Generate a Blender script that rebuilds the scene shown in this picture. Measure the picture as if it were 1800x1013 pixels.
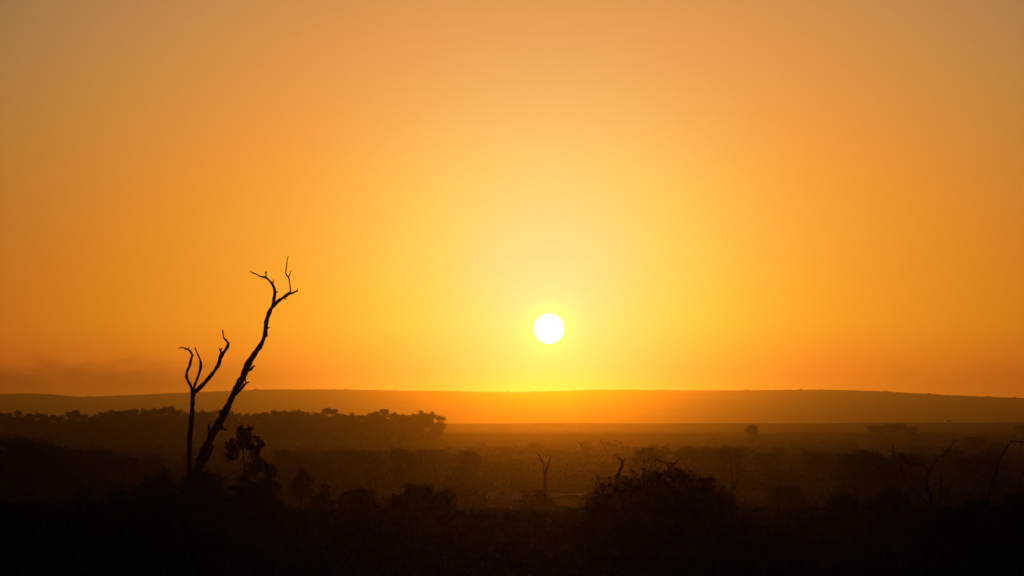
import bpy, math, random
import numpy as np
from mathutils import Vector, Matrix

# ------------------------------------------------------------------ camera
sc = bpy.context.scene
for o in list(bpy.data.objects):
    bpy.data.objects.remove(o)
col = sc.collection
R = math.radians
EYE = 6.0                                   # camera height above the plain
F = 5588.0                                  # focal length in photo pixels (1800 wide)
PITCH = math.atan(235.5 / F)                # eye level sits at row 742
cam_d = bpy.data.cameras.new('camera')
cam_d.sensor_width = 36.0
cam_d.lens = F * 36.0 / 1800.0
cam_d.clip_start = 0.5
cam_d.clip_end = 60000.0
cam = bpy.data.objects.new('camera', cam_d)
col.objects.link(cam)
cam.location = (0, 0, EYE)
cam.rotation_euler = (math.pi / 2 + PITCH, 0, 0)
sc.camera = cam
ROT = Matrix.Rotation(math.pi / 2 + PITCH, 3, 'X')


def ray(px, py):
    return (ROT @ Vector(((px - 900.0) / F, (506.5 - py) / F, -1.0))).normalized()


def at(px, py, Y):
    """point of the plain seen at a picture position, Y metres out"""
    d = ray(px, py)
    return Vector((0, 0, EYE)) + d * (Y / d.y)


# ------------------------------------------------------------------ view
sc.view_settings.view_transform = 'Standard'
sc.view_settings.look = 'None'
sc.view_settings.exposure = 0.0
sc.view_settings.gamma = 1.0
sc.cycles.use_denoising = True
sc.cycles.max_bounces = 6
sc.cycles.volume_bounces = 1
sc.cycles.diffuse_bounces = 2
sc.cycles.sample_clamp_indirect = 2.0

# ------------------------------------------------------------------ sun and sky
SUN = ray(965, 578)
SUN_EL = math.asin(SUN.z)
SUN_AZ = math.atan2(SUN.x, SUN.y)
SUN_E = 0.092
SUN_COL = (1.0, 0.26, 0.003)
sl = bpy.data.lights.new('sun', 'SUN')
sl.energy = SUN_E
sl.angle = R(0.5)
sl.color = SUN_COL
so = bpy.data.objects.new('sun', sl)
col.objects.link(so)
so.rotation_euler = SUN.to_track_quat('Z', 'Y').to_euler()


def interp_log(table, x):
    """table: list of (x, (r,g,b)); smooth interpolation of the logs"""
    xs = [t[0] for t in table]
    out = []
    for c in range(3):
        ys = [math.log(max(t[1][c], 1e-5)) for t in table]
        n = len(xs)
        m = []
        for i in range(n):
            if i == 0:
                m.append((ys[1] - ys[0]) / (xs[1] - xs[0]))
            elif i == n - 1:
                m.append((ys[-1] - ys[-2]) / (xs[-1] - xs[-2]))
            else:
                a = (ys[i] - ys[i - 1]) / (xs[i] - xs[i - 1])
                b = (ys[i + 1] - ys[i]) / (xs[i + 1] - xs[i])
                m.append(0 if a * b <= 0 else 2 * a * b / (a + b))
        if x <= xs[0]:
            out.append(math.exp(ys[0])); continue
        if x >= xs[-1]:
            out.append(math.exp(ys[-1])); continue
        i = max(k for k in range(n) if xs[k] <= x)
        i = min(i, n - 2)
        h = xs[i + 1] - xs[i]
        t = (x - xs[i]) / h
        v = ((2*t**3 - 3*t*t + 1) * ys[i] + (t**3 - 2*t*t + t) * h * m[i]
             + (-2*t**3 + 3*t*t) * ys[i + 1] + (t**3 - t*t) * h * m[i + 1])
        out.append(math.exp(v))
    return out


# radiance of the dusty sky: by angle from the sun (degrees) and by elevation
AUREOLE = [
    (0.0, (1.50, 1.0, 0.30)), (0.29, (1.50, 0.92, 0.27)), (0.37, (1.35, 0.74, 0.27)), (0.6, (1.28, 0.66, 0.25)), (1.0, (1.20, 0.60, 0.20)),
    (1.9, (1.12, 0.595, 0.110)), (2.8, (1.05, 0.55, 0.056)), (4.0, (0.97, 0.43, 0.030)),
    (5.3, (0.93, 0.33, 0.017)), (7.5, (0.75, 0.235, 0.011)), (10.0, (0.54, 0.152, 0.0085)),
    (15.0, (0.24, 0.065, 0.005)), (28.0, (0.05, 0.02, 0.003)), (60.0, (0.007, 0.005, 0.003)),
    (180.0, (0.0025, 0.0022, 0.002)),
]
HEIGHT = [
    (0.0, (0.78, 0.56, 0.35)), (0.8, (0.84, 0.61, 0.78)), (1.7, (1.0, 1.0, 1.0)), (3.0, (1.0, 1.08, 1.7)),
    (4.5, (0.99, 1.12, 2.9)), (6.0, (0.93, 1.12, 4.6)), (7.7, (0.86, 1.10, 6.6)),
    (14.0, (0.62, 1.0, 8.0)), (40.0, (0.5, 0.9, 4.0)), (90.0, (0.5, 0.9, 3.0)),
]
w = bpy.data.worlds.new('World')
sc.world = w
w.use_nodes = True
nt = w.node_tree
nt.nodes.clear()
N = nt.nodes.new
L = nt.links.new


def math_node(tree, op, a, b=None, clamp=False):
    n = tree.nodes.new('ShaderNodeMath')
    n.operation = op
    n.use_clamp = clamp
    for k, v in ((0, a), (1, b)):
        if v is None:
            continue
        if isinstance(v, (int, float)):
            n.inputs[k].default_value = v
        else:
            tree.links.new(v, n.inputs[k])
    return n.outputs[0]


def map_node(tree, v, a, b, c, d, smooth=False):
    n = tree.nodes.new('ShaderNodeMapRange')
    if smooth:
        n.interpolation_type = 'SMOOTHSTEP'
    tree.links.new(v, n.inputs[0])
    for k, x in zip((1, 2, 3, 4), (a, b, c, d)):
        n.inputs[k].default_value = x
    return n.outputs[0]


def ramp_node(tree, fac, stops):
    n = tree.nodes.new('ShaderNodeValToRGB')
    cr = n.color_ramp
    cr.interpolation = 'LINEAR'
    while len(cr.elements) > 1:
        cr.elements.remove(cr.elements[0])
    cr.elements[0].position = stops[0][0]
    cr.elements[0].color = (*stops[0][1], 1)
    for p, c in stops[1:]:
        e = cr.elements.new(p)
        e.color = (*c, 1)
    tree.links.new(fac, n.inputs[0])
    return n.outputs[0]


def mul_col(tree, a, b, mode='MULTIPLY', fac=1.0):
    n = tree.nodes.new('ShaderNodeMix')
    n.data_type = 'RGBA'
    n.blend_type = mode
    if isinstance(fac, (int, float)):
        n.inputs[0].default_value = fac
    else:
        tree.links.new(fac, n.inputs[0])
    for k, v in ((6, a), (7, b)):
        if isinstance(v, tuple):
            n.inputs[k].default_value = (*v, 1)
        else:
            tree.links.new(v, n.inputs[k])
    return n.outputs[2]


tc = N('ShaderNodeTexCoord')
dirv = tc.outputs['Generated']
dotn = N('ShaderNodeVectorMath'); dotn.operation = 'DISTANCE'
L(dirv, dotn.inputs[0]); dotn.inputs[1].default_value = tuple(SUN)
# chord -> angle in degrees (2 asin(chord / 2))
half = math_node(nt, 'MULTIPLY', dotn.outputs['Value'], 0.5, True)
theta = math_node(nt, 'MULTIPLY', math_node(nt, 'ARCSINE', half), 2 * 180 / math.pi)
sep = N('ShaderNodeSeparateXYZ'); L(dirv, sep.inputs[0])
elev = math_node(nt, 'MULTIPLY', math_node(nt, 'ARCSINE', sep.outputs[2]), 180 / math.pi)
azim = math_node(nt, 'MULTIPLY', math_node(nt, 'ARCTAN2', sep.outputs[0], sep.outputs[1]), 180 / math.pi)

# ramps run on the square root of the angle so that the stops crowd near the sun
tf = math_node(nt, 'SQRT', math_node(nt, 'DIVIDE', theta, 180.0))
pos_t = [0, .02, .04, .055, .07, .085, .10, .115, .13, .145, .16, .175, .19, .205, .22, .235, .25, .265, .285, .31, .35, .4, .47, .55, .65, .8, 1.0]
st = [(p, tuple(v / 2.0 for v in interp_log(AUREOLE, p * p * 180))) for p in pos_t]
c1 = ramp_node(nt, tf, st)
ef = math_node(nt, 'SQRT', math_node(nt, 'DIVIDE', math_node(nt, 'MAXIMUM', elev, 0.0), 90.0))
pos_e = [0, .05, .08, .1, .12, .14, .16, .18, .2, .22, .24, .26, .28, .3, .33, .37, .42, .5, .6, .75, 1.0]
se = [(p, tuple(v / 10.0 for v in interp_log(HEIGHT, p * p * 90))) for p in pos_e]
c2 = ramp_node(nt, ef, se)
prod = mul_col(nt, c1, c2)
dust = mul_col(nt, prod, (20.0, 20.0, 20.0))
# paler and greyer high up and away from the sun
pale = math_node(nt, 'MULTIPLY', map_node(nt, theta, 6.0, 12.0, 0.0, 1.0, True), map_node(nt, elev, 2.0, 7.0, 0.0, 1.0, True))
dust = mul_col(nt, dust, (0.93, 1.38, 1.40), 'MULTIPLY', pale)

# thin bank of smoke low over the hills, thickest at the left
comb = N('ShaderNodeCombineXYZ')
L(azim, comb.inputs[0]); L(math_node(nt, 'MULTIPLY', elev, 3.0), comb.inputs[1])
noi = N('ShaderNodeTexNoise')
noi.inputs['Scale'].default_value = 1.1
noi.inputs['Detail'].default_value = 8.0
noi.inputs['Roughness'].default_value = 0.55
L(comb.outputs[0], noi.inputs['Vector'])
nz = math_node(nt, 'MULTIPLY', math_node(nt, 'SUBTRACT', noi.outputs[0], 0.5), 0.95)
el2 = math_node(nt, 'ADD', elev, nz)
bank = map_node(nt, el2, 1.25, 0.65, 0.0, 1.0, True)
left = map_node(nt, azim, -2.2, -7.0, 0.0, 1.0, True)
right = map_node(nt, azim, 3.0, 11.0, 0.0, 0.25, True)
side = math_node(nt, 'MAXIMUM', left, right)
mask = math_node(nt, 'MULTIPLY', math_node(nt, 'MULTIPLY', bank, side), 0.70)
smoky = mul_col(nt, dust, (0.26, 0.25, 0.42), 'MULTIPLY', mask)

# physical sky far from the sun's glow, low and dim
sky = N('ShaderNodeTexSky'); sky.sky_type = 'NISHITA'; sky.sun_disc = False
sky.sun_elevation = SUN_EL; sky.sun_rotation = SUN_AZ
sky.air_density = 2.0; sky.dust_density = 6.0; sky.ozone_density = 2.0
dim = mul_col(nt, sky.outputs[0], (0.0006, 0.0006, 0.0006))
away = map_node(nt, theta, 16.0, 45.0, 0.0, 1.0, True)
base = mul_col(nt, smoky, dim, 'ADD', away)
# the sun's disc, white hot, with a narrow rim
disc = map_node(nt, theta, 0.274, 0.250, 0.0, 1.0, True)
full = mul_col(nt, base, (7.0, 6.5, 6.0), 'MIX', disc)
bg = N('ShaderNodeBackground'); bg.inputs['Strength'].default_value = 1.0
L(full, bg.inputs[0])
wo = N('ShaderNodeOutputWorld'); L(bg.outputs[0], wo.inputs[0])

# ------------------------------------------------------------------ materials
def noise_mat(name, a, b, scale, rough=0.9, detail=6, bump=0.0):
    m = bpy.data.materials.new(name)
    m.use_nodes = True
    t = m.node_tree
    p = t.nodes['Principled BSDF']
    p.inputs['Roughness'].default_value = rough
    p.inputs['Specular IOR Level'].default_value = 0.0
    g = t.nodes.new('ShaderNodeTexCoord')
    n = t.nodes.new('ShaderNodeTexNoise')
    n.inputs['Scale'].default_value = scale
    n.inputs['Detail'].default_value = detail
    t.links.new(g.outputs['Object'], n.inputs['Vector'])
    r = ramp_node(t, n.outputs[0], [(0.3, a), (0.7, b)])
    t.links.new(r, p.inputs['Base Color'])
    if bump:
        bn = t.nodes.new('ShaderNodeBump')
        bn.inputs['Distance'].default_value = bump
        t.links.new(n.outputs[0], bn.inputs['Height'])
        t.links.new(bn.outputs[0], p.inputs['Normal'])
    return m


M_LEAF = noise_mat('olive_leaves', (0.035, 0.045, 0.018), (0.07, 0.08, 0.03), 2.0)
M_LEAF2 = noise_mat('dry_leaves', (0.05, 0.045, 0.02), (0.09, 0.08, 0.035), 1.5)
M_BARK = noise_mat('bark', (0.05, 0.04, 0.03), (0.10, 0.08, 0.06), 6.0, bump=0.02)
M_DEAD = noise_mat('bare_grey_wood', (0.045, 0.038, 0.03), (0.09, 0.075, 0.06), 5.0, bump=0.02)
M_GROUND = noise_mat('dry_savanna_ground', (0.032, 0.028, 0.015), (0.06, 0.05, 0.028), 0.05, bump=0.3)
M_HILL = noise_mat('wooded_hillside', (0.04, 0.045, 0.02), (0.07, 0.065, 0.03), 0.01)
M_SAND = noise_mat('pale_sand', (0.30, 0.23, 0.13), (0.40, 0.31, 0.18), 0.4)
M_GRASS = noise_mat('dry_grass', (0.03, 0.025, 0.012), (0.05, 0.042, 0.02), 0.6)

# ------------------------------------------------------------------ mesh helpers
def link_mesh(name, verts, faces, mat, parent=None, smooth=False, loc=(0, 0, 0)):
    me = bpy.data.meshes.new(name)
    verts = np.asarray(verts, dtype=np.float32)
    if isinstance(faces, np.ndarray):
        k = faces.shape[1]
        me.vertices.add(len(verts)); me.vertices.foreach_set('co', verts.ravel())
        me.loops.add(faces.size); me.loops.foreach_set('vertex_index', faces.ravel().astype(np.int32))
        me.polygons.add(len(faces))
        me.polygons.foreach_set('loop_start', np.arange(0, faces.size, k, dtype=np.int32))
        me.polygons.foreach_set('loop_total', np.full(len(faces), k, dtype=np.int32))
        me.update(calc_edges=True)
    else:
        me.from_pydata([tuple(map(float, v)) for v in verts], [], faces)
    me.materials.append(mat)
    if smooth:
        me.shade_smooth()
    o = bpy.data.objects.new(name, me)
    col.objects.link(o)
    o.location = loc
    if parent:
        o.parent = parent
    return o


def tag(o, label=None, cat=None, group=None, kind=None):
    if label: o['label'] = label
    if cat: o['category'] = cat
    if group: o['group'] = group
    if kind: o['kind'] = kind
    return o


def empty(name, loc, label, cat, group=None):
    o = bpy.data.objects.new(name, None)
    o.empty_display_size = 0.5
    col.objects.link(o)
    o.location = loc
    return tag(o, label, cat, group)


def smooth_path(pts, rad, step):
    P = [Vector(p) for p in pts]
    out, rr = [], []
    for i in range(len(P) - 1):
        p0 = P[i - 1] if i else P[0] * 2 - P[1]
        p1, p2 = P[i], P[i + 1]
        p3 = P[i + 2] if i + 2 < len(P) else P[-1] * 2 - P[-2]
        n = max(1, int((p2 - p1).length / step))
        for k in range(n):
            t = k / n
            q = 0.5 * ((2 * p1) + (p2 - p0) * t + (2 * p0 - 5 * p1 + 4 * p2 - p3) * t * t + (3 * p1 - p0 - 3 * p2 + p3) * t ** 3)
            out.append(q); rr.append(rad[i] * (1 - t) + rad[i + 1] * t)
    out.append(P[-1]); rr.append(rad[-1])
    return out, rr


class Wood:
    """tapering knotted tubes gathered into one mesh"""
    def __init__(self, rng): self.v, self.f, self.rng = [], [], rng

    def tube(self, pts, rad, step=0.15, sides=8, knot=0.17, curve=True):
        if curve:
            P, Rr = smooth_path(pts, rad, step)
        else:
            P, Rr = [Vector(p) for p in pts], list(rad)
        base = len(self.v)
        n = len(P)
        ref = Vector((0.3, 0.9, 0.2)).normalized()
        for i in range(n):
            d = (P[min(i + 1, n - 1)] - P[max(i - 1, 0)]).normalized()
            a = d.cross(ref)
            if a.length < 1e-3: a = d.cross(Vector((1, 0, 0)))
            a.normalize(); b = d.cross(a)
            r = Rr[i] * (1 + self.rng.uniform(-knot, knot))
            for s in range(sides):
                an = 2 * math.pi * s / sides
                q = r * (1 + self.rng.uniform(-knot, knot) * 0.8)
                self.v.append(P[i] + a * (q * math.cos(an)) + b * (q * math.sin(an)))
        for i in range(n - 1):
            for s in range(sides):
                s2 = (s + 1) % sides
                self.f.append((base + i * sides + s, base + i * sides + s2, base + (i + 1) * sides + s2, base + (i + 1) * sides + s))
        self.f.append(tuple(base + s for s in range(sides))[::-1])
        self.f.append(tuple(base + (n - 1) * sides + s for s in range(sides)))
        return self

    def build(self, name, mat, parent):
        return link_mesh(name, [tuple(v) for v in self.v], self.f, mat, parent, smooth=True)


def leaves(rng, clumps, n, size, sub=0.28, flat=1.0):
    """leaf-sized faces gathered in twig clusters spread through ellipsoid clumps"""
    vol = np.array([c[3] * c[4] * c[5] for c in clumps]) ** 0.75
    vol = vol / vol.sum()
    V = []
    for c, fr in zip(clumps, vol):
        k = max(8, int(n * fr))
        nc = max(4, k // 14)
        d = rng.normal(size=(nc, 3)); d /= np.linalg.norm(d, axis=1)[:, None]
        rr = rng.uniform(0.25, 1.0, size=(nc, 1)) ** 0.6 * rng.uniform(0.8, 1.12, size=(nc, 1))
        cen = d * rr * np.array(c[3:6]) + np.array(c[:3])
        pick = rng.integers(0, nc, size=k)
        spread = np.array(c[3:6]).mean() * sub
        p = cen[pick] + rng.normal(size=(k, 3)) * spread * np.array([1, 1, 0.7]) * 0.6
        V.append(p)
    P = np.concatenate(V)
    k = len(P)
    a = rng.normal(size=(k, 3)); a[:, 2] *= flat; a /= np.linalg.norm(a, axis=1)[:, None]
    b = rng.normal(size=(k, 3)); b -= (a * b).sum(1)[:, None] * a; b /= np.linalg.norm(b, axis=1)[:, None]
    s = size * rng.uniform(0.55, 1.35, size=(k, 1))
    q = np.stack([P - a * s, P + b * s * 0.45, P + a * s, P - b * s * 0.45], axis=1).reshape(-1, 3)
    return q, np.arange(k * 4).reshape(-1, 4)


# ------------------------------------------------------------------ terrain
def sstep(a, b, x):
    t = min(1.0, max(0.0, (x - a) / (b - a)))
    return t * t * (3 - 2 * t)


def gz(x, y):
    """the viewer's low rise falls away to a lower plain, which climbs slowly to two far crests"""
    near = 1 - sstep(1500, 2200, y)
    amp = 1.0 if y < 220 else 2.2
    z = near * amp * (0.22 * math.sin(x / 31 + 1.3) * math.sin(y / 47 + .4) + 0.12 * math.sin(x / 11 + y / 23)
                      + 0.06 * math.sin(x / 4.3 - y / 7.1) / amp)
    z -= 8.0 * sstep(190, 460, y)
    if y > 1200:
        z += 5.6 * sstep(1200, 2600, min(y, 2600))
    if y > 2600:
        z -= 3.0 * sstep(2600, 3000, y)
    top = 4.2 + x / 612.0 * 1.1 + .3 * math.sin(x / 83 + 1) + .2 * math.sin(x / 31)
    if y > 3000:
        z += (5.4 + top) * (min(1.0, (y - 3000) / 800.0)) ** 1.2
    if y > 3800:
        z -= (top + 14.0) * sstep(3800, 5000, y)
    return z


ys = sorted(set([-900, -500, -250, -120, -60, -30] + [round(v, 1) for v in np.geomspace(20, 13000, 190)] + [0, 10, 2590, 2600, 2610, 3000, 3790, 3800, 3810]))
xs = list(np.sinh(np.linspace(-5.2, 5.2, 151)) / math.sinh(5.2) * 6500)
V = [(x, y, gz(x, y)) for y in ys for x in xs]
nx = len(xs)
Fc = np.array([(j * nx + i, j * nx + i + 1, (j + 1) * nx + i + 1, (j + 1) * nx + i)
               for j in range(len(ys) - 1) for i in range(nx - 1)])
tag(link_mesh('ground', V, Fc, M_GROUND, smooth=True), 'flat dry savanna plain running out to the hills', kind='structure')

# distant hills: skyline heights follow the long flat-topped range
SKY = [(-2500, 700), (-900, 697), (-300, 690), (0, 693), (60, 692), (100, 694), (140, 698), (200, 697), (300, 692), (400, 688),
       (480, 685), (600, 685), (700, 687), (800, 688), (890, 690), (960, 688), (1060, 685), (1180, 686), (1300, 686),
       (1440, 685), (1500, 686), (1560, 688), (1620, 692), (1700, 696), (1800, 700), (2100, 706), (2600, 700), (4300, 712)]
HY = 9200.0
rnd = random.Random(5)


def crest(x):
    px = 900 + x / HY * F
    for (a, ya), (b, yb) in zip(SKY, SKY[1:]):
        if a <= px <= b:
            py = ya + (yb - ya) * (px - a) / (b - a)
            return EYE + (742 - py) / F * HY
    return 90.0


hx = np.linspace(-5600, 5600, 1500)
hy = [6800, 7200, 7600, 8000, 8300, 8600, 8900, 9050, 9150, 9200, 9300, 9600, 10200, 11200]
hp = [0, .08, .2, .38, .55, .72, .88, .95, .985, 1.0, .99, .93, .75, .3]
V = []
rn = np.random.default_rng(3)
bumps = rn.uniform(-0.6, 0.9, size=(len(hy), len(hx)))
tall = (rn.uniform(size=(len(hy), len(hx))) > 0.975) * rn.uniform(1.0, 4.0, size=(len(hy), len(hx)))
for j, y in enumerate(hy):
    for i, x in enumerate(hx):
        c = crest(x)
        fold = 0.0 if hp[j] > .9 or hp[j] == 0 else 5.0 * math.sin(x / 310.0 + y / 400.0) * math.sin(x / 137.0 + 2)
        V.append((x, y + 60 * math.sin(x / 600), -12.5 + (c + 12.5) * hp[j] + fold + (bumps[j, i] + tall[j, i] if hp[j] > 0 else 0)))
nx = len(hx)
Fc = np.array([(j * nx + i, j * nx + i + 1, (j + 1) * nx + i + 1, (j + 1) * nx + i)
               for j in range(len(hy) - 1) for i in range(nx - 1)])
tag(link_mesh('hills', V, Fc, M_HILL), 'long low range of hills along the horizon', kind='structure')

# pale bare sand showing between bushes in front of the small dead tree
sy = np.linspace(560, 618, 90)
sx = np.linspace(-9, 19, 180)
V, ok = [], {}
for y in sy:
    for x in sx:
        V.append((x, y, gz(x, y) + 0.08))
nx = len(sx)
fs = []
for j in range(len(sy) - 1):
    for i in range(nx - 1):
        x, y = sx[i], sy[j]
        half_w = 4.2 + 2.0 * math.sin(x * 0.33 + .6) + 1.0 * math.sin(x * 1.1) + .8 * math.sin(x * 2.7 + y * .3) + .6 * math.sin(x * 5.1 - y * .7)
        if abs(y - 589 + 5 * math.sin(x * .4)) < half_w * 2.6:
            fs.append((j * nx + i, j * nx + i + 1, (j + 1) * nx + i + 1, (j + 1) * nx + i))
tag(link_mesh('bare_ground', V, np.array(fs), M_SAND, smooth=True), 'pale strip of bare sand beyond the dark bushes', kind='structure')

# ------------------------------------------------------------------ dead trees in the foreground
THICK = 1.0
PX = lambda Y: Y / F            # metres per photo pixel at distance Y


def limb(pts, Y, depth=0.0, sag=0.0):
    """pts: (px, py, width px); depth: how far the tip leans away from or towards the viewer (m)"""
    n = len(pts)
    P = [at(p[0], p[1], Y + sag + depth * (i / max(1, n - 1))) for i, p in enumerate(pts)]
    Rd = [(max(p[2], 1.0) * 1.12 + 0.3) * THICK * PX(Y) / 2 for p in pts]
    return P, Rd


def dead_tree(label, Y, base_px, trunk, branches, seed, name='dead_tree', mat=M_DEAD, twiggy=0, step=0.15):
    rng = random.Random(seed)
    b = at(base_px, 900, Y)
    bz = gz(b.x, Y)
    root = empty(name, (b.x, Y, bz), label, 'dead tree')

    def local(P):
        return [p - Vector((b.x, Y, bz)) for p in P]
    P, Rd = limb(trunk[0], Y, trunk[1])
    P = local(P)
    P.insert(0, Vector((P[0].x * 0.9, P[0].y, -0.4))); Rd.insert(0, Rd[0] * 1.35)
    wd = Wood(rng); wd.tube(P, Rd, step)
    for tw in trunk[2]:
        Q, q = limb(tw, Y, 0.0, trunk[1] * 0.4); wd.tube(local(Q), q, step, 6)
    wd.build('trunk', mat, root)
    for pts, depth, sag, twigs in branches:
        Q, q = limb(pts, Y, depth, sag)
        wb = Wood(rng); wb.tube(local(Q), q, step, 7)
        LQ = local(Q)
        for k in range(twiggy):     # fine tangled side twigs
            i = rng.randrange(1, len(LQ) - 1)
            p = LQ[i]; d = Vector((rng.uniform(-1, 1), rng.uniform(-.8, .8), rng.uniform(-.5, 1))).normalized()
            ln = rng.uniform(.2, .6); e = Vector((rng.uniform(-1, 1), rng.uniform(-1, 1), rng.uniform(-.3, 1))).normalized()
            m = p + d * ln * .5 + e * .04
            wb.tube([p, m, p + d * ln + e * ln * .3], [.014, .01, .005], .15, 5)
            wb.tube([m, m + e * ln * .35, m + e * ln * .6 + d * .1], [.009, .007, .004], .15, 5)
        for tw, f in twigs:
            T, t = limb(tw, Y, 0.15, sag + depth * f); wb.tube(local(T), t, step, 6)
        wb.build('branch', mat, root)
    return root


# the forked upright one
dead_tree('bare upright dead tree with three forked branches, left of the leaning dead tree', 181, 333,
          ([(333, 880, 8.5), (332.6, 845, 8), (333, 799, 8), (333.2, 768, 8.2), (335.2, 755, 7.5), (337.6, 724, 7), (338.8, 700, 7), (339, 688, 8)], 0.3,
           [[(333, 772, 4), (330.3, 764, 3), (329.8, 761, 1.5)]]),
          [([(339, 692, 6), (335, 678, 4), (327.6, 663, 4.2), (330, 650, 4), (332.7, 645, 4), (335.2, 634, 3.8), (337.9, 624, 3.4), (333.6, 616.6, 2.4), (328.8, 614, 2.6), (320.9, 611, 1.9), (314, 612.4, 1.0)], -1.2, 0.3,
            [([(326, 613, 2), (325, 616.5, 1)], .9), ([(338, 624, 2.4), (340, 625.5, 1)], .7), ([(331, 613.5, 2), (332, 610.5, 1)], .9)]),
           ([(340, 690, 5.5), (341, 681, 4), (345, 670, 3.8), (348.8, 660, 3.8), (353, 643.4, 4), (351.5, 632, 3), (347, 622, 2.2), (343.5, 614, 1.8), (343, 611.5, 2.4)], 1.0, 0.3, []),
           ([(340, 690, 7), (346, 687, 6.5), (357, 676, 6), (369.8, 661.5, 6.3), (383.3, 642.5, 6.2), (388.5, 625.5, 6.3), (397, 615, 4.6), (401.5, 604, 4.2), (398, 599, 2.6), (393.5, 594.6, 2.3), (391.3, 580, 1.4)], 0.6, 0.3,
            [([(389, 624, 3.2), (388, 617, 3), (385, 612, 1.6)], .6), ([(388, 617, 2.4), (390, 612, 1.4)], .6), ([(401, 604.5, 2.6), (404.6, 602.5, 1)], .75)])],
          11)
# the leaning one
dead_tree('tall leaning dead tree with its bare top forked against the orange sky', 179, 349,
          ([(344, 850, 17), (350.6, 819.7, 14), (357, 799, 15), (361, 788, 12), (368.6, 773.5, 12.5), (375, 759, 12), (382.7, 747.8, 13), (393, 729.8, 12), (403, 709, 9.5), (412, 688.8, 9),
             (419, 675, 10), (425, 666, 9.5), (431, 653, 10.5), (437.8, 637.8, 9), (450.3, 618.5, 8), (460.5, 602.6, 7.6), (466, 586.7, 6.6), (468.3, 566, 7.4), (473, 550, 7), (478.7, 539, 6), (481, 533, 5)], -1.6,
           [[(371, 768, 7), (368, 757, 6), (367, 744, 1.4)], [(391, 733, 6), (388, 726, 3.5), (387.9, 720.5, 1.6)],
            [(398, 722, 8), (396.5, 715.5, 6), (399, 712, 4)],
            [(385, 750, 6), (391, 753, 5), (399.5, 757.5, 1.2)], [(387, 748, 8), (389, 756, 4)],
            [(413, 693, 6), (420, 688, 5), (427.6, 678.5, 4.2), (434, 673, 2.6), (438.7, 671.8, 1.2)],
            [(432, 674, 2.5), (431, 663, 2.6), (434, 654, 3.5)],
            [(436, 651, 5.5), (442, 649, 4), (445.5, 645, 2.2), (447.8, 642, 1.2)], [(442, 649, 3), (443, 643.5, 1.4)],
            [(437, 640, 5), (433.2, 637.5, 2.5)],
            [(461, 605, 4), (463.8, 605.6, 2)], [(466, 591, 4.5), (470.4, 589.4, 3.4), (469.6, 592.5, 1.6)],
            [(467.5, 580, 4), (471.5, 576.6, 2.3), (474, 575.2, 1.1)], [(374, 782, 6), (368, 798, 5), (364, 812, 3)]]),
          [([(478.5, 541, 5), (480, 535, 4.6), (481.6, 525.4, 4.4), (483, 514, 4.6), (481, 504, 3.8), (477.5, 498, 3.8), (473, 493, 3.2), (467.5, 488, 3.3), (460, 486.8, 2.3), (456, 485.4, 2.2), (450, 482, 1.7), (446.9, 481, 2.2), (443, 479.5, 1.4), (440, 477, 0.9)], -0.9, -1.6,
            [([(467.3, 488, 2.8), (467.8, 483, 1.6), (467.4, 479.5, 2.6), (467.4, 477.6, 1.6)], .6), ([(479.5, 500, 2.6), (480.3, 495, 2.2), (481.2, 491.4, 0.8)], .45), ([(484, 514, 3.2), (487, 513.8, 1.8), (487.8, 511.6, 1)], .3)]),
           ([(479, 541, 4), (483, 535.5, 5.2), (491, 527.8, 5.2), (497, 524, 4.6), (503.7, 519.4, 4.4), (508, 516.3, 4.8), (513, 516, 3.2), (519.6, 513, 2.2), (522, 511, 1.6), (523.6, 507.8, 0.9)], 0.8, -1.6,
            [([(510.2, 517, 3), (510.6, 508, 2.2), (509.3, 500, 1.9), (507.5, 488, 2), (504.3, 484.3, 1.7), (502, 480.6, 1.8), (503, 472, 1.5), (504.3, 464, 1.5), (505, 457, 1.1), (506.6, 450.8, 0.8)], .8),
             ([(507, 486.5, 1.5), (509.5, 482, 1.1), (511.8, 475.5, 0.7)], .8), ([(500, 525, 2.4), (503.8, 526.4, 1.2)], .5), ([(520, 513, 1.2), (523.4, 512.4, 0.8)], .95)])],
          12)
THICK = 0.72
# small hazy one below the sun
dead_tree('small hazy dead tree forked like a Y, directly below the sun', 440, 958,
          ([(958, 872, 8), (958.2, 855, 6.6), (958.2, 841.6, 6.6), (958, 831, 7)], 0.1, [[(956.5, 833, 3.5), (953.5, 823, 2.4)]]),
          [([(957.2, 834, 4.4), (955.6, 826, 4.2), (955.8, 815.5, 3.8), (951, 808, 3.2), (948, 802, 2.8), (945.8, 799, 2.4), (943.6, 795.5, 1.6)], -.5, .1, []),
           ([(958.6, 834, 4.4), (960.4, 827, 4), (964.4, 815, 3.4), (966.3, 808.5, 3), (968.3, 799, 1.8)], .5, .1, [])], 13, step=0.4)
# faint one right of the big bush
dead_tree('faint slender dead tree just right of the big round thornbush', 360, 1286,
          ([(1288, 892, 5), (1287, 870, 4), (1286.5, 847, 3.4), (1285.5, 826, 2.6), (1284.5, 811, 1.8), (1282.2, 804, 1.2), (1281.6, 795, 0.8)], .3, [[(1284, 812, 1.3), (1286, 806, .8)]]),
          [([(1287, 868, 2.6), (1293, 848, 2), (1296.5, 822, 1.5), (1298.8, 809, .8)], .5, .1, [([(1296, 826, 1), (1293.5, 818, .7)], .5)]),
           ([(1293, 850, 2), (1301, 838, 1.6), (1307, 826, 1), (1309, 822, .7)], -.5, .1, [([(1302, 836, 1), (1308, 838, .7)], .6)])], 14)
THICK = 0.74
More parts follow.
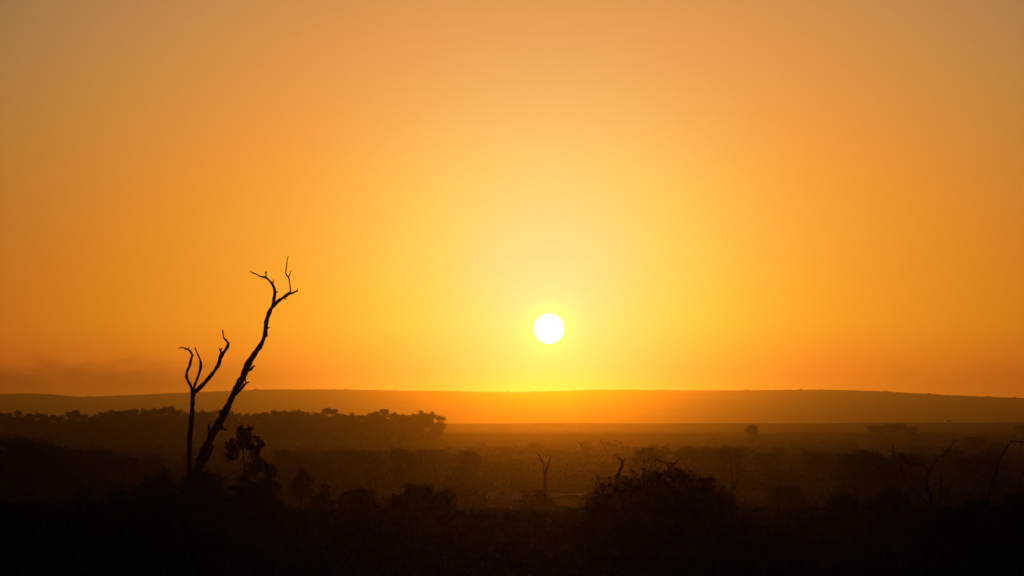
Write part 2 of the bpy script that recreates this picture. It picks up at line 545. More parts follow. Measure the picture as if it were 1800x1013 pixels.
# the two at the right edge
dead_tree('bare crooked dead tree with drooping left limbs near the right edge', 152, 1640,
          ([(1641, 972, 9), (1640, 940, 8), (1638, 905, 7.5), (1637, 880, 7), (1632, 862, 6), (1628, 845, 5), (1630, 834, 4.5), (1634, 826, 4.5)], .2,
           [[(1638, 900, 4), (1626, 880, 3.5), (1612, 868, 3), (1602, 858.6, 2.8)], [(1640, 905, 5), (1650, 885, 4), (1654, 862, 3), (1654, 838, 2.2), (1652.5, 819, 1.2)],
            [(1652, 880, 3.4), (1664, 868, 3), (1676, 846, 2.4), (1679, 838, 1)], [(1632, 866, 3), (1622, 852, 2.2), (1608, 838, 1.6), (1594, 824, 1)]]),
          [([(1634, 828, 4.2), (1627, 821.5, 3.4), (1614, 815.5, 2.8), (1602, 816.8, 2.8), (1594, 811, 2.6), (1590, 805.5, 2.6), (1586, 800.5, 2.4), (1579, 796.2, 2), (1572, 795, 1.4), (1563, 792.3, .9)], -1, .2,
            [([(1613, 815, 2), (1606, 809, 1.4), (1600, 808, .8)], .4), ([(1585, 801, 2), (1583.8, 810, 2), (1586, 826, 2.2), (1590, 840, 2.3), (1596, 852, 2.4), (1603, 860, 2.6)], .7),
             ([(1586, 822, 1.6), (1579, 830, .8)], .8)]),
           ([(1633.5, 830, 4), (1640, 818, 3.2), (1646, 809, 2.8), (1655, 801, 2.4), (1662, 796.2, 2.2), (1669, 788, 1.8), (1674.5, 780, 1.7), (1676.6, 774, 1.6), (1674, 768, 1)], .9, .2,
            [([(1645, 811, 2.2), (1642, 800, 1.4), (1640, 796, .8)], .3), ([(1657, 799, 1.8), (1658, 808, 1.6), (1656, 820, .8)], .5), ([(1675, 780, 1.4), (1680, 776, .8)], .85)])],
          15, twiggy=12)
dead_tree('long bare dead limb arching over at the right edge', 150, 1700,
          ([(1697, 978, 7), (1703, 955, 6), (1708, 946, 5.5), (1722, 925, 5), (1733, 906, 5), (1737, 886, 4.6), (1740, 866, 4.2), (1744.5, 852, 3.8), (1748, 841, 3.6), (1752, 827, 3.2), (1756, 812, 3), (1761, 802, 2.8)], .8,
           [[(1738, 876, 3), (1728, 870, 2.6), (1723, 862, 2), (1723.6, 852, 1)], [(1744, 852, 2), (1738, 838, 1.6), (1740, 828, .8)], [(1724, 870, 2.4), (1708, 866, 2), (1690, 867, 1.6), (1668, 874, 1)],
            [(1708, 948, 3), (1697, 956, 2.4), (1689, 966, 1.6)]]),
          [([(1760, 803, 2.8), (1766.8, 792.6, 2.9), (1771, 784, 2.5), (1777, 776.6, 2.3), (1786, 776, 2), (1794, 776.2, 2), (1803, 779, 1.4), (1809, 786, .9)], -.8, .8,
            [([(1794, 776.5, 1.8), (1799, 773, 1.2), (1804, 774, .8)], .8), ([(1767, 792, 2), (1763, 790, 1)], .4), ([(1796, 777, 1.6), (1797, 783, 1), (1795, 790, .7)], .8)])],
          16, twiggy=9)

THICK = 1.0
# ------------------------------------------------------------------ bushes and small trees near the viewer
def near_bush(label, cat, name, Y, px0, px1, top, clumps, n, leaf, seed, trunks=None, mat=M_LEAF, twigs=0, group=None, sub=0.28):
    """clumps in units: x from -1..1 across the width, z from 0..1 up the height, radii likewise"""
    rng = np.random.default_rng(seed)
    r2 = random.Random(seed)
    c = at((px0 + px1) / 2, 900, Y)
    z0 = gz(c.x, Y)
    hw = (px1 - px0) / 2 * PX(Y)
    H = at(900, top, Y).z - z0
    root = empty(name, (c.x, Y, z0), label, cat, group)
    cl = [(a * hw, d * hw, z * H, rx * hw, rx * hw * 0.9, rz * H) for (a, d, z, rx, rz) in clumps]
    wd = Wood(r2)
    if trunks is None:
        for k in range(6):
            cc = cl[r2.randrange(len(cl))]
            wd.tube([(r2.uniform(-.2, .2) * hw, r2.uniform(-.2, .2) * hw, -.3), (cc[0] * .5, cc[1] * .5, cc[2] * .4), (cc[0], cc[1], cc[2])],
                    [.07, .05, .02], .25, 6)
    else:
        for (x0, zz, xx1, zz1, ww) in trunks:
            wd.tube([(x0 * hw, 0, zz * H - (0.3 if zz == 0 else 0)), ((x0 * .6 + xx1 * .4) * hw + r2.uniform(-.05, .05) * hw, 0.05 * hw, (zz + zz1) / 2 * H), (xx1 * hw, .1 * hw, zz1 * H)],
                    [ww, ww * .8, ww * .5], .2, 7)
    for cc in cl:       # twigs that stick out of the crown
        for k in range(twigs):
            an = r2.uniform(0, 2 * math.pi); el = r2.uniform(-.1, 1.4)
            d = Vector((math.cos(an) * math.cos(el) * cc[3], math.sin(an) * math.cos(el) * cc[4], math.sin(el) * cc[5]))
            o = Vector(cc[:3])
            j = Vector((r2.uniform(-1, 1), r2.uniform(-1, 1), r2.uniform(-.4, 1))) * d.length * .18
            wd.tube([o, o + d * .7 + j, o + d * r2.uniform(1.08, 1.32)], [.025, .015, .006], .3, 4)
    wd.build('stem' if 'bush' in name or 'shrub' in name else 'trunk', M_BARK, root)
    v, f = leaves(rng, cl, n, leaf, sub)
    link_mesh('foliage' if 'bush' in name or 'shrub' in name else 'crown', v, f, mat, root)
    return root, hw, H


# big thornbush right of the sun
DOME = [(-.64, .1, .50, .38, .42), (-.82, 0, .34, .26, .34), (.84, 0, .34, .24, .34), (-.25, 0, .58, .42, .42), (.12, .1, .58, .42, .41), (.42, -.1, .55, .38, .40), (.68, 0, .47, .34, .42),
        (-.35, .2, .25, .5, .3), (.3, -.2, .25, .6, .3), (-.7, -.1, .22, .28, .24), (.8, .1, .2, .22, .22), (-.05, -.4, .4, .5, .4), (-.46, 0, .78, .16, .13), (-.8, 0, .58, .13, .14),
        (.22, .1, .88, .2, .1), (.56, 0, .8, .16, .11), (.72, .1, .66, .14, .12), (-.12, .1, .86, .15, .1), (-.64, 0, .72, .12, .1)]
BY = 141
r_, hw_, H_ = near_bush('big round dark thornbush with dry sticks poking out of its top, right of the sun', 'bush', 'thornbush', BY, 1034, 1294, 821, DOME, 40000, .075, 21, twigs=4, sub=.24)
rr = random.Random(4)
wd = Wood(rr)
o0 = Vector(r_.location)
for pts in ([(1086, 870, 3.5), (1087, 840, 4), (1090, 826, 4), (1095, 816, 3.6), (1093.4, 809.5, 3), (1089, 806, 2.2), (1085, 802.6, 1.2)], [(1095, 812, 2.2), (1098, 807, 1.8), (1100, 805.5, 1)],
            [(1190, 850, 3), (1184, 830, 3), (1176, 818, 2.6), (1166, 812, 2.2), (1156, 809, 2.2), (1152, 806, 1.6), (1147, 803, 1)], [(1170, 835, 3), (1178, 822, 2.6), (1187, 814, 2.6), (1193, 808, 2.4), (1200, 801.5, 1.4)],
            [(1133, 850, 2.4), (1132, 832, 1.8), (1133, 821, 1)], [(1184, 816, 2), (1176, 813, 1.6), (1172, 816, 1)], [(1155, 850, 2.4), (1155, 836, 2), (1153, 825, 1)], [(1060, 870, 2), (1053, 845, 1.6), (1049, 834, .9)],
            [(1190, 840, 2), (1203, 826, 1.4), (1212, 821, .8)], [(1120, 845, 2), (1112, 830, 1.4), (1108, 822, .8)], [(1188, 814, 1.6), (1192, 822, 1.2), (1199, 824, .8)]):
    P, q = limb(pts, BY, rr.uniform(-.4, .4))
    wd.tube([p - o0 for p in P], q, .12, 6)
wd.build('dry_branch', M_DEAD, r_)

# leafy small tree right of the leaning dead tree: layered clumps
CL = [(-.55, 0, .80, .38, .08), (-.15, .1, .90, .34, .08), (-.05, 0, .83, .30, .09), (-.66, 0, .70, .24, .07), (.34, .1, .82, .22, .07), (.2, 0, .73, .22, .07), (-.3, 0, .98, .16, .04), (.02, 0, .97, .12, .04),
      (.40, 0, .60, .40, .08), (.80, 0, .54, .30, .08), (.12, .2, .56, .30, .07), (-.18, 0, .46, .30, .06), (.6, 0, .42, .40, .07), (.08, 0, .36, .40, .08), (-.5, 0, .37, .28, .05), (.95, 0, .40, .2, .05),
      (0, .1, .2, .9, .14), (-.6, .1, .13, .6, .12), (.7, 0, .15, .6, .14), (.3, .1, .26, .5, .10)]
near_bush('small leafy tree with layered clumps just right of the leaning dead tree', 'tree', 'small_tree', 186, 390, 486, 749, CL, 16000, .085, 22,
          trunks=[(-.15, 0, -.25, .78, .09), (-.1, .2, .4, .6, .07), (0, .1, .5, .4, .06), (-.22, .5, .1, .8, .04), (-.25, .6, -.5, .72, .03)], twigs=6, sub=.24)

LUMP = [(-.55, 0, .45, .42, .42), (-.1, .1, .62, .45, .36), (.4, 0, .52, .45, .42), (0, -.3, .3, .8, .3), (.75, 0, .3, .25, .28), (.1, .1, .85, .2, .14), (-.4, .1, .78, .18, .13)]
LUMP2 = [(-.5, 0, .35, .5, .35), (0, .1, .55, .4, .44), (.35, 0, .7, .3, .28), (.6, .1, .4, .4, .38), (-.3, -.2, .5, .3, .3), (-.78, 0, .24, .24, .24), (.3, -.3, .3, .6, .3)]
LOL = [(0, 0, .72, .55, .24), (-.45, 0, .62, .42, .2), (.45, .1, .64, .45, .2), (.05, .2, .86, .35, .13), (-.1, -.2, .5, .5, .16), (.6, 0, .48, .3, .12)]
near = [
    # label, cat, name, Y, x0, x1, top, clumps, n, leaf, seed
    ('wide black bush at the foot of the two bare dead trees', 'bush', 'thornbush', 174, 292, 412, 822, LUMP, 9000, .09, 31),
    ('black bush filling the space under the layered leafy tree', 'bush', 'thornbush', 170, 396, 500, 836, LUMP2, 8000, .09, 32),
    ('narrow upright bush just left of the upright dead tree', 'bush', 'thornbush', 188, 262, 306, 820, LUMP, 3500, .08, 33),
    ('dark bush second to the left of the upright dead tree', 'bush', 'thornbush', 182, 222, 280, 834, LUMP2, 4500, .09, 34),
    ('low bush at the left end of the dark thicket round the dead trees', 'bush', 'thornbush', 192, 176, 236, 855, LUMP, 4000, .09, 35),
    ('small rounded bush alone on the dark plain at far left', 'bush', 'thornbush', 205, 122, 168, 851, LUMP2, 3000, .09, 36),
    ('large low bush in the dark lower left foreground', 'bush', 'thornbush', 136, 84, 178, 900, LUMP, 6000, .075, 37),
    ('broad low bush in front of the dead trees in the lower left', 'bush', 'thornbush', 148, 236, 352, 880, LUMP2, 7500, .08, 38),
    ('low bush in front of the layered leafy tree', 'bush', 'thornbush', 152, 404, 492, 878, LUMP, 5500, .08, 39),
    ('small round-topped tree between the leafy tree and the mid bushes', 'tree', 'small_tree', 330, 508, 552, 820, LOL, 3600, .14, 40),
    ('small tufted bush with a ragged tip right of the round-topped tree', 'bush', 'thornbush', 228, 546, 588, 854, LUMP2, 2400, .10, 41),
    ('flat low bush between the round-topped tree and the dark mid bush', 'bush', 'thornbush', 222, 592, 668, 856, LUMP, 4200, .10, 42),
    ('large dark bush left of centre with a humped top', 'bush', 'thornbush', 196, 672, 782, 849, LUMP2, 8000, .085, 43),
    ('small bush leaning on the right side of the humped bush', 'bush', 'thornbush', 204, 764, 804, 858, LUMP, 2400, .09, 44),
    ('low bush left of the pale sand strip', 'bush', 'thornbush', 470, 812, 860, 860, LUMP, 2600, .2, 45),
    ('low rounded bush at the foot of the small Y-shaped dead tree', 'bush', 'thornbush', 422, 908, 978, 858, LUMP, 6000, .18, 46),
    ('low shrub against the left side of the big round thornbush', 'bush', 'thornbush', 150, 1010, 1062, 884, LUMP2, 3000, .08, 47),
    ('small tree with a flat wide crown right of the big thornbush', 'tree', 'small_tree', 390, 1346, 1422, 851, LOL, 4600, .18, 48),
    ('low dark bush right of the flat-crowned small tree', 'bush', 'thornbush', 214, 1452, 1520, 866, LUMP, 4000, .10, 49),
    ('spreading bush just left of the crooked dead tree', 'bush', 'thornbush', 208, 1522, 1604, 855, LUMP2, 5200, .10, 50),
    ('black bush at the foot of the crooked dead tree', 'bush', 'thornbush', 146, 1606, 1690, 908, LUMP, 5000, .08, 51),
    ('dark bush under the arching dead limb', 'bush', 'thornbush', 158, 1660, 1766, 872, LUMP2, 7000, .085, 52),
    ('dark bush cut by the right edge of the view', 'bush', 'thornbush', 176, 1752, 1850, 858, LUMP, 6500, .09, 53),
    ('low bush in the dark ground below the humped bush', 'bush', 'thornbush', 150, 560, 640, 912, LUMP, 3800, .08, 54),
    ('low bush in the dark ground between the humped bush and the thornbush', 'bush', 'thornbush', 158, 820, 905, 908, LUMP2, 3400, .08, 55),
    ('low bush in the dark ground right of the big thornbush', 'bush', 'thornbush', 150, 1330, 1410, 916, LUMP2, 3600, .08, 56),
    ('bush at the left edge of the dark foreground', 'bush', 'thornbush', 176, -36, 40, 880, LUMP2, 4200, .08, 57),
]
for a in near:
    tr = None
    if a[2] == 'small_tree':
        tr = [(0, 0, 0, .75, .09), (0, .2, -.4, .62, .05), (0, .25, .45, .62, .05)]
    near_bush(*a[:8], a[8], a[9], a[10], trunks=tr, twigs=4)

# ------------------------------------------------------------------ prototypes for the hazy mid and far vegetation
def proto_tree(seed, H, Wd, nclump, n, leaf, trunk_h, kind):
    rng = np.random.default_rng(seed); r2 = random.Random(seed)
    root = bpy.data.objects.new(kind, None); col.objects.link(root)
    cl = []
    for k in range(nclump):
        an = r2.uniform(0, 2 * math.pi); rd = r2.uniform(0, .34) * Wd
        zc = r2.uniform(trunk_h + .12, .88) * H
        s = r2.uniform(.13, .24) * Wd * (1.15 - .5 * abs(zc / H - .65))
        cl.append((rd * math.cos(an), rd * math.sin(an), zc, s, s, s * r2.uniform(.55, .8)))
    for k in range(5):      # ragged sprigs on the outline
        an = r2.uniform(0, 2 * math.pi); rd = r2.uniform(.15, .42) * Wd; s = Wd * r2.uniform(.06, .1)
        cl.append((rd * math.cos(an), rd * math.sin(an), H * (.97 - .35 * (rd / Wd) ** 1.0) * r2.uniform(.9, 1.02), s, s, s * .7))
    wd = Wood(r2)
    wd.tube([(0, 0, -.5), (r2.uniform(-.2, .2), 0, H * .3), (r2.uniform(-.3, .3), 0, H * .75)], [H * .022, H * .018, H * .006], H * .12, 6)
    for c in cl[:6]:
        wd.tube([(0, 0, H * r2.uniform(.2, .4)), (c[0] * .6, c[1] * .6, c[2] * .8), c[:3]], [H * .011, H * .008, H * .003], H * .12, 5)
    shrub = kind != 'savanna_tree'
    wd.build('stem' if shrub else 'trunk', M_BARK, root)
    v, f = leaves(rng, cl, n, leaf, .42)
    link_mesh('foliage' if shrub else 'crown', v, f, M_LEAF if seed % 2 else M_LEAF2, root)
    return root


def place(root, x, y, sxy, sz, rz, label, cat, group, first, sink=0.0):
    if first:
        o = root
    else:
        o = root.copy(); col.objects.link(o)
        for ch in root.children:
            c = ch.copy(); col.objects.link(c); c.parent = o
    o.location = (x, y, gz(x, y) - sink)
    o.scale = (sxy, sxy, sz)
    o.rotation_euler = (0, 0, rz)
    tag(o, label, cat, group)
    return o


used = set()


def put(pool, i, *a, **k):
    r = pool[i]
    place(r, *a, first=(id(r) not in used), **k)
    used.add(id(r))


T = [proto_tree(100 + k, 10.0, (8.5, 7.2, 9.6, 6.6, 8.0)[k], (24, 20, 28, 18, 22)[k], 6000, .2, (.02, .1, .04, .14, -.02)[k], 'savanna_tree') for k in range(5)]
B = [proto_tree(200 + k, 3.0, (4.6, 3.6, 5.2, 3.0)[k], (14, 11, 16, 9)[k], 1700, .15, -.06, 'savanna_bush') for k in range(4)]
SP = [proto_tree(300 + k, 5.0, (2.0, 1.6)[k], 9, 900, .14, .05, 'savanna_bush') for k in range(2)]

def proto_row(seed):
    """tall tree whose crown is several small round heads over a leafy body"""
    rng = np.random.default_rng(seed); r2 = random.Random(seed)
    root = bpy.data.objects.new('savanna_tree', None); col.objects.link(root)
    heads = []
    for k in range(r2.choice((5, 6, 7))):
        an = r2.uniform(0, 2 * math.pi); rd = r2.uniform(.3, 2.3); s = r2.uniform(.7, 1.15)
        heads.append((rd * math.cos(an), rd * math.sin(an), (9.3 - .2 * rd * rd) * r2.uniform(.9, 1.0), s, s, s * r2.uniform(.6, .8)))
    heads.append((r2.uniform(-.5, .5), 0, 9.3, .8, .8, .6))
    body = []
    for k in range(12):
        an = r2.uniform(0, 2 * math.pi); rd = r2.uniform(.2, 2.1); s = r2.uniform(.9, 1.4)
        body.append((rd * math.cos(an), rd * math.sin(an), r2.uniform(3.0, 8.3), s, s, s * .8))
    wd = Wood(r2)
    wd.tube([(0, 0, -.5), (r2.uniform(-.3, .3), 0, 3), (r2.uniform(-.4, .4), 0, 7)], [.24, .18, .06], 1.2, 6)
    for c in heads:
        wd.tube([(0, 0, r2.uniform(3, 5)), (c[0] * .6, c[1] * .6, c[2] * .8), c[:3]], [.11, .08, .03], 1.2, 5)
    wd.build('trunk', M_BARK, root)
    v, f = leaves(rng, heads + body, 7500, .17, .45)
    link_mesh('crown', v, f, M_LEAF if seed % 2 else M_LEAF2, root)
    return root


TR = [proto_row(400 + k) for k in range(6)]
rg = random.Random(77)
# the far row of trees at the left: top profile in photo pixels
TOP = [(-140, 726), (0, 726), (12, 721), (45, 721), (62, 727), (105, 731), (122, 720), (140, 722), (160, 724), (180, 723), (200, 716), (225, 718), (245, 717), (262, 719),
       (288, 717), (308, 714), (326, 727), (338, 722), (356, 718), (385, 719), (402, 721), (430, 727), (455, 723), (475, 720), (500, 724), (520, 719), (535, 722), (560, 719), (584, 719),
       (600, 723), (622, 725), (640, 726), (658, 719), (668, 719), (684, 726), (705, 726), (719, 722), (735, 724), (750, 718), (765, 726), (775, 728), (782, 733)]


def top_at(px):
    for (a, ya), (b, yb) in zip(TOP, TOP[1:]):
        if a <= px <= b:
            return ya + (yb - ya) * (px - a) / (b - a)
    return 728


def row_zone(px):
    for lim, t in ((50, 'at its far left'), (112, 'at the dip near the left edge'), (200, 'just right of the dip'), (325, 'left of the upright dead tree'),
                   (385, 'seen between the two dead trunks'), (455, 'just right of the leaning trunk'), (540, 'above the round-topped small tree'),
                   (610, 'in the middle of its right half'), (680, 'at the bump before its right end')):
        if px < lim: return t
    return 'near its right end'


px = -130.0
k = 0
while px < 779:
    Y = 1750 + rg.uniform(-20, 20)
    tp = top_at(px) + rg.choice((-2.5, -1, 0, 1, 2.5, 4)) + rg.uniform(-1, 1)
    c = at(px, tp, Y)
    H = c.z - gz(c.x, Y)
    wdt = rg.uniform(.85, 1.2)
    if px > 770: lab = 'rightmost tree of the far hazy row, its crown edge against bright haze'
    else: lab = 'hazy tree in the far row, ' + row_zone(px)
    put(TR, rg.randrange(6), c.x, Y, H / 10 * wdt, H / 10.0, rg.uniform(0, 6.28), label=lab, cat='tree', group='far tree row, ' + row_zone(px) + (' end' if px > 770 else ''))
    px += rg.uniform(11, 18)
    if 770 < px < 790: px = 771 if px < 771 else px
    k += 1
# second rank behind and understory in front
for i in range(46):
    px = -120 + i * 19.2 + rg.uniform(-6, 6)
    Y = 1800 + rg.uniform(-16, 20)
    c = at(px, top_at(px) + rg.uniform(8, 14), Y)
    H = c.z - gz(c.x, Y)
    put(T, rg.randrange(5), c.x, Y, H / 10 * .9, H / 10, rg.uniform(0, 6.28), label='tree behind the far row, ' + row_zone(px), cat='tree', group='second rank of the far row, ' + row_zone(px))
for i in range(54):
    px = -120 + i * 16.5 + rg.uniform(-5, 5)
    Y = 1690 + rg.uniform(-34, 24)
    c = at(px, 900, Y)
    put(B, rg.randrange(4), c.x, Y, rg.uniform(2.2, 3.2), rg.uniform(1.8, 2.8), rg.uniform(0, 6.28), label='low bush below the far row, ' + row_zone(px), cat='bush', group='foot of the far row, ' + row_zone(px))

# single hazy trees and clumps on the right half
singles = [
    ('lone hazy tree standing above the scrub right of the big thornbush', 1, 1323, 745.5, 32, 1700), ('left tree of the hazy clump below the right part of the hills', 0, 1540, 746, 40, 2000),
    ('middle tree of the hazy clump below the right part of the hills', 2, 1572, 743, 46, 2010), ('right tree of the hazy clump below the right part of the hills', 4, 1602, 748, 36, 1990),
    ('dark round tree behind the tip of the crooked dead tree', 0, 1713, 763, 46, 1150), ('smaller dark tree left of the arching dead limb', 3, 1755, 778, 38, 1080),
    ('hazy tree cut by the right edge of the view', 2, 1802, 747, 40, 2000), ('tiny lone tree on the far plain edge at right', 1, 1668, 738.5, 12, 3790),
    ('hazy rounded tree in the scrub just left of below the sun', 4, 941, 778, 34, 1350), ('hazy mound-shaped tree in the scrub left of the sun', 0, 880, 783, 32, 1300),
]
for lab, pi, px, tp, wpx, Y in singles:
    c = at(px, tp, Y); H = c.z - gz(c.x, Y)
    Wd = (8.5, 7.2, 9.6, 6.6, 8.0)[pi]
    put(T, pi, c.x, Y, wpx * PX(Y) / Wd * 1.1, H / 10, rg.uniform(0, 6.28), label=lab, cat='tree', group=None)
spikes = [(1060, 768), (1071, 773), (1082, 770), (1092, 774), (1103, 777), (1003, 779), (987, 783), (904, 778), (803, 782), (822, 783), (1035, 781), (1256, 766), (1228, 778), (1448, 772), (1482, 776), (548, 766), (700, 778), (1392, 774), (1188, 779), (640, 784)]
for px, tp in spikes:
    Y = rg.uniform(1300, 1480)
    c = at(px, tp, Y); H = c.z - gz(c.x, Y)
    put(SP, rg.randrange(2), c.x, Y, rg.uniform(1.5, 2.2), H / 5, rg.uniform(0, 6.28), label='thin spiky bush rising above the hazy scrub', cat='bush', group='thin spiky bushes in the scrub belt')

# belt of scrub across the plain
ZONES = [(-200, 120, 'near the left edge'), (120, 320, 'left of the upright dead tree'), (320, 400, 'seen between the two bare dead trees'),
         (400, 510, 'behind the layered leafy tree'), (510, 670, 'behind the round-topped small tree'), (670, 810, 'behind the humped dark bush'),
         (810, 930, 'behind the pale sand strip'), (930, 1045, 'behind the small Y-shaped dead tree'), (1045, 1170, 'behind the left half of the big thornbush'),
         (1170, 1300, 'behind the right half of the big thornbush'), (1300, 1440, 'behind the flat-crowned small tree'), (1440, 1580, 'left of the crooked dead tree'),
         (1580, 1700, 'behind the crooked dead tree'), (1700, 2100, 'behind the arching dead limb')]
belt = []
tries = 0
while len(belt) < 170 and tries < 20000:
    tries += 1
    Y = 480 * (1560 / 480) ** (rg.random() ** .7)
    x = rg.uniform(-.18, .18) * Y
    pxx = 900 + x / Y * F
    if (850 < pxx < 1020 and Y < 660) or (925 < pxx < 995 and Y < 980): continue
    gap = 11.0 + Y * 0.009
    if any((x - a) ** 2 + (Y - b) ** 2 * .1 < gap * gap for a, b, _ in belt): continue
    belt.append((x, Y, pxx))
for x, Y, pxx in belt:
    s = rg.choice((.9, 1.2, 1.5, 1.9)) * rg.uniform(.9, 1.15) * (1.0 if Y > 900 else 0.8)
    far = 'far' if Y > 1150 else ('middle' if Y > 800 else 'near')
    zone = next((t for a, b, t in ZONES if a <= pxx < b), 'near the left edge')
    put(B, rg.randrange(4), x, Y, s, s * rg.uniform(.75, 1.05), rg.uniform(0, 6.28),
        label='%s scrub bush %s' % (far, zone), cat='bush', group='%s scrub bushes %s' % (far, zone))

# taller trees of the nearer woodland at both sides
wood = []
for k in range(34):
    left_side = k < 20
    pxx = rg.uniform(-150, 330) if left_side else rg.uniform(1500, 1960)
    Y = rg.uniform(430, 760)
    top = 764 + max(0, pxx) * .13 + rg.uniform(-4, 12) if left_side else 792 - (pxx - 1500) * .03 + rg.uniform(-6, 12)
    c = at(pxx, top, Y)
    H = c.z - gz(c.x, Y)
    where = ('at the left edge' if pxx < 60 else 'above the small bush alone at far left' if pxx < 190 else 'just left of the upright dead tree') if left_side else \
            ('left of the crooked dead tree' if pxx < 1600 else 'behind the crooked dead tree' if pxx < 1700 else 'behind the arching dead limb')
    put(T, rg.randrange(5), c.x, Y, H / 10 * 1.15, H / 10, rg.uniform(0, 6.28), label='tall shadowy woodland tree ' + where, cat='tree', group='nearer woodland trees ' + where)

# lower trees farther in, either side of the bright gap below the sun
for k in range(44):
    pxx = rg.uniform(330, 830) if k < 28 else rg.uniform(1130, 1500)
    Y = rg.uniform(660, 900)
    top = (784 + rg.uniform(0, 16)) if k < 28 else (781 + rg.uniform(0, 14))
    c = at(pxx, top, Y)
    H = c.z - gz(c.x, Y)
    where = next((t for a, b, t in ZONES if a <= pxx < b), 'near the left edge')
    put(T, rg.randrange(5), c.x, Y, H / 10 * 1.3, H / 10, rg.uniform(0, 6.28), label='wide-crowned scrub tree ' + where, cat='tree', group='wide-crowned scrub trees ' + where)

# unbroken low scrub between them, one mass of tangled growth
rng = np.random.default_rng(41)
K = 18000
cy = 112 * (2390 / 112) ** rng.uniform(0, 1, K)
cx = rng.uniform(-.185, .185, K) * cy
px_ = 900 + cx / cy * F
patch = np.sin(cx / 17 + cy / 61) + np.sin(cy / 43 - cx / 29 + 1) + .6 * np.sin(cx / 7.3 + 2)
keep = ((cy < 1420) | (px_ < 770)) & (patch > rng.uniform(-2.2, .7, K)) & ~((px_ > 925) & (px_ < 995) & (cy > 380) & (cy < 960)) & ~((px_ > 845) & (px_ < 1022) & (cy > 380) & (cy < 650)) & ~((px_ > 900) & (px_ < 1020) & (cy > 640) & (cy < 700))
cx, cy, px_ = cx[keep], cy[keep], px_[keep]
K = len(cx)
ch = np.interp(cy, [110, 200, 320, 450, 600, 1200], [.2, .3, .6, 1.3, 2.2, 3.2]) * rng.uniform(.45, 1.4, K) * (1 + 1.5 * np.clip((np.abs(px_ - 1010) - 260) / 560, 0, 1) * np.clip((cy - 240) / 160, 0, 1) * np.clip((900 - cy) / 300, 0, 1))
cr = np.interp(cy, [110, 200, 600, 1500], [.6, 1.1, 3.2, 7.0]) * rng.uniform(.7, 1.3, K)
cz = np.array([gz(a, b) for a, b in zip(cx, cy)])
lv = 68
d = rng.normal(size=(K, lv, 3))
d /= np.linalg.norm(d, axis=2)[..., None]
d *= rng.uniform(.35, 1.05, (K, lv, 1))
d[:, :, 2] = np.abs(d[:, :, 2])
P = np.stack([cx[:, None] + d[..., 0] * cr[:, None], cy[:, None] + d[..., 1] * cr[:, None], cz[:, None] + d[..., 2] * ch[:, None] - .1], 2).reshape(-1, 3)
ring = np.array([(0, 0, .82)] + [(.5 * math.cos(t), .5 * math.sin(t), .66) for t in np.arange(7) * 6.283 / 7] + [(.8 * math.cos(t), .8 * math.sin(t), .0) for t in np.arange(7) * 6.283 / 7])
wob = rng.uniform(.7, 1.15, (K, 15, 1))
CV = ring[None] * wob * np.stack([cr, cr, ch], 1)[:, None, :] + np.stack([cx, cy, cz - .15], 1)[:, None, :]
sz = np.repeat(np.interp(cy, [110, 200, 600, 1500], [.08, .13, .22, .34]), lv)[:, None] * rng.uniform(.6, 1.4, (K * lv, 1))
a_ = rng.normal(size=(K * lv, 3)); a_ /= np.linalg.norm(a_, axis=1)[:, None]
b_ = rng.normal(size=(K * lv, 3)); b_ -= (a_ * b_).sum(1)[:, None] * a_; b_ /= np.linalg.norm(b_, axis=1)[:, None]
V = np.stack([P - a_ * sz, P + b_ * sz * .55, P + a_ * sz, P - b_ * sz * .55], 1).reshape(-1, 3)
nl = len(V)
cv = CV.reshape(-1, 3)
tri = np.array([(0, 1 + k, 1 + (k + 1) % 7) for k in range(7)])
quad = np.array([(1 + k, 8 + k, 8 + (k + 1) % 7, 1 + (k + 1) % 7) for k in range(7)])
tri = np.concatenate([tri, quad[:, [0, 1, 2]], quad[:, [0, 2, 3]]])
tri = (tri[None] + (np.arange(K) * 15)[:, None, None] + nl).reshape(-1, 3)
leaf_t = np.arange(nl).reshape(-1, 4)
leaf_t = np.concatenate([leaf_t[:, [0, 1, 2]], leaf_t[:, [0, 2, 3]]])
tag(link_mesh('scrub', np.concatenate([V, cv]), np.concatenate([leaf_t, tri]), M_LEAF), 'unbroken low thorn scrub covering the plain', 'scrub', kind='stuff')

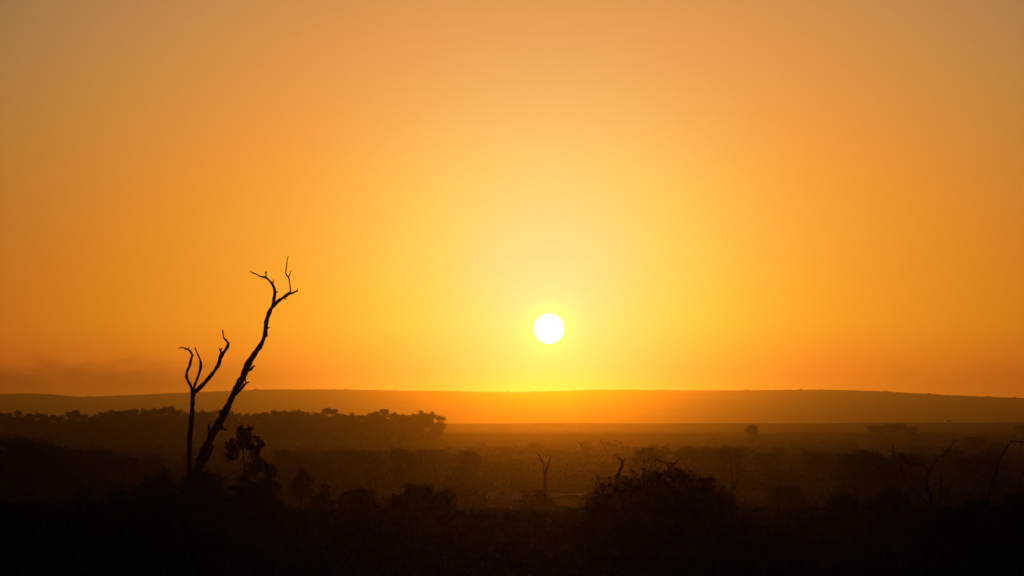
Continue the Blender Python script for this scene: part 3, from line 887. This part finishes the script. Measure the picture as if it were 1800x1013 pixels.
# ------------------------------------------------------------------ dry grass on the near plain
rng = np.random.default_rng(9)
n = 26000
gy = rng.uniform(60, 260, n)
gx = rng.uniform(-.2, .2, n) * gy
n = len(gx)
gzv = np.array([gz(a, b) for a, b in zip(gx, gy)])
Pb = np.stack([gx, gy, gzv - .02], 1)
Vs = []
for b in range(3):
    an = rng.uniform(0, 6.28, n)
    wv = np.stack([np.cos(an), np.sin(an), np.zeros(n)], 1) * rng.uniform(.01, .03, n)[:, None]
    tip = np.stack([rng.normal(0, .14, n), rng.normal(0, .14, n), rng.uniform(.2, .6, n)], 1)
    off = np.stack([rng.normal(0, .12, n), rng.normal(0, .12, n), np.zeros(n)], 1)
    Vs.append(np.stack([Pb + off - wv, Pb + off + wv, Pb + off + tip], 1).reshape(-1, 3))
V = np.concatenate(Vs)
tag(link_mesh('grass', V, np.arange(len(V)).reshape(-1, 3), M_GRASS), 'dry grass scattered over the near plain', 'grass', kind='stuff')

# ------------------------------------------------------------------ haze: one closed box of even, pale air
HZ = 0.57e-4
hv = [(sx_ * 6900, y_, z_) for z_ in (-17.0, 124.0) for y_ in (-1100, 13300) for sx_ in (-1, 1)]
hf = [(0, 1, 3, 2)[::-1], (4, 5, 7, 6), (0, 1, 5, 4), (2, 3, 7, 6)[::-1], (0, 2, 6, 4)[::-1], (1, 3, 7, 5)]
hm = bpy.data.materials.new('haze_air')
hm.use_nodes = True
t = hm.node_tree
t.nodes.clear()
pv = t.nodes.new('ShaderNodeVolumePrincipled')
pv.inputs['Color'].default_value = (0.96, 0.84, 0.42, 1)
pv.inputs['Density'].default_value = HZ
pv.inputs['Anisotropy'].default_value = 0.96
mo = t.nodes.new('ShaderNodeOutputMaterial')
t.links.new(pv.outputs[0], mo.inputs['Volume'])
tag(link_mesh('haze', hv, hf, hm), 'warm dusty evening haze over the plain', 'haze', kind='stuff')

# ------------------------------------------------------------------ tell look-alikes apart by their order in the picture
ORD = ['leftmost', 'second from left', 'third from left', 'fourth from left', 'fifth from left', 'sixth from left', 'seventh from left', 'eighth from left',
       'ninth from left', 'tenth from left', 'eleventh from left', 'twelfth from left', 'thirteenth from left', 'fourteenth from left', 'fifteenth from left',
       'sixteenth from left', 'seventeenth from left', 'eighteenth from left', 'nineteenth from left', 'twentieth from left']
sets = {}
for o in col.objects:
    if o.parent is None and o.get('group') and o.get('label'):
        sets.setdefault(o['label'], []).append(o)
for lab, obs in sets.items():
    inside = sorted([o for o in obs if -10 < 900 + o.location.x / o.location.y * F < 1810], key=lambda o: o.location.x / o.location.y)
    for o in obs:
        if o not in inside:
            o['label'] = lab + ' beyond the view'
    if len(inside) < 2:
        continue
    for k, o in enumerate(inside):
        if k < len(ORD):
            o['label'] = ORD[k] + ', ' + lab
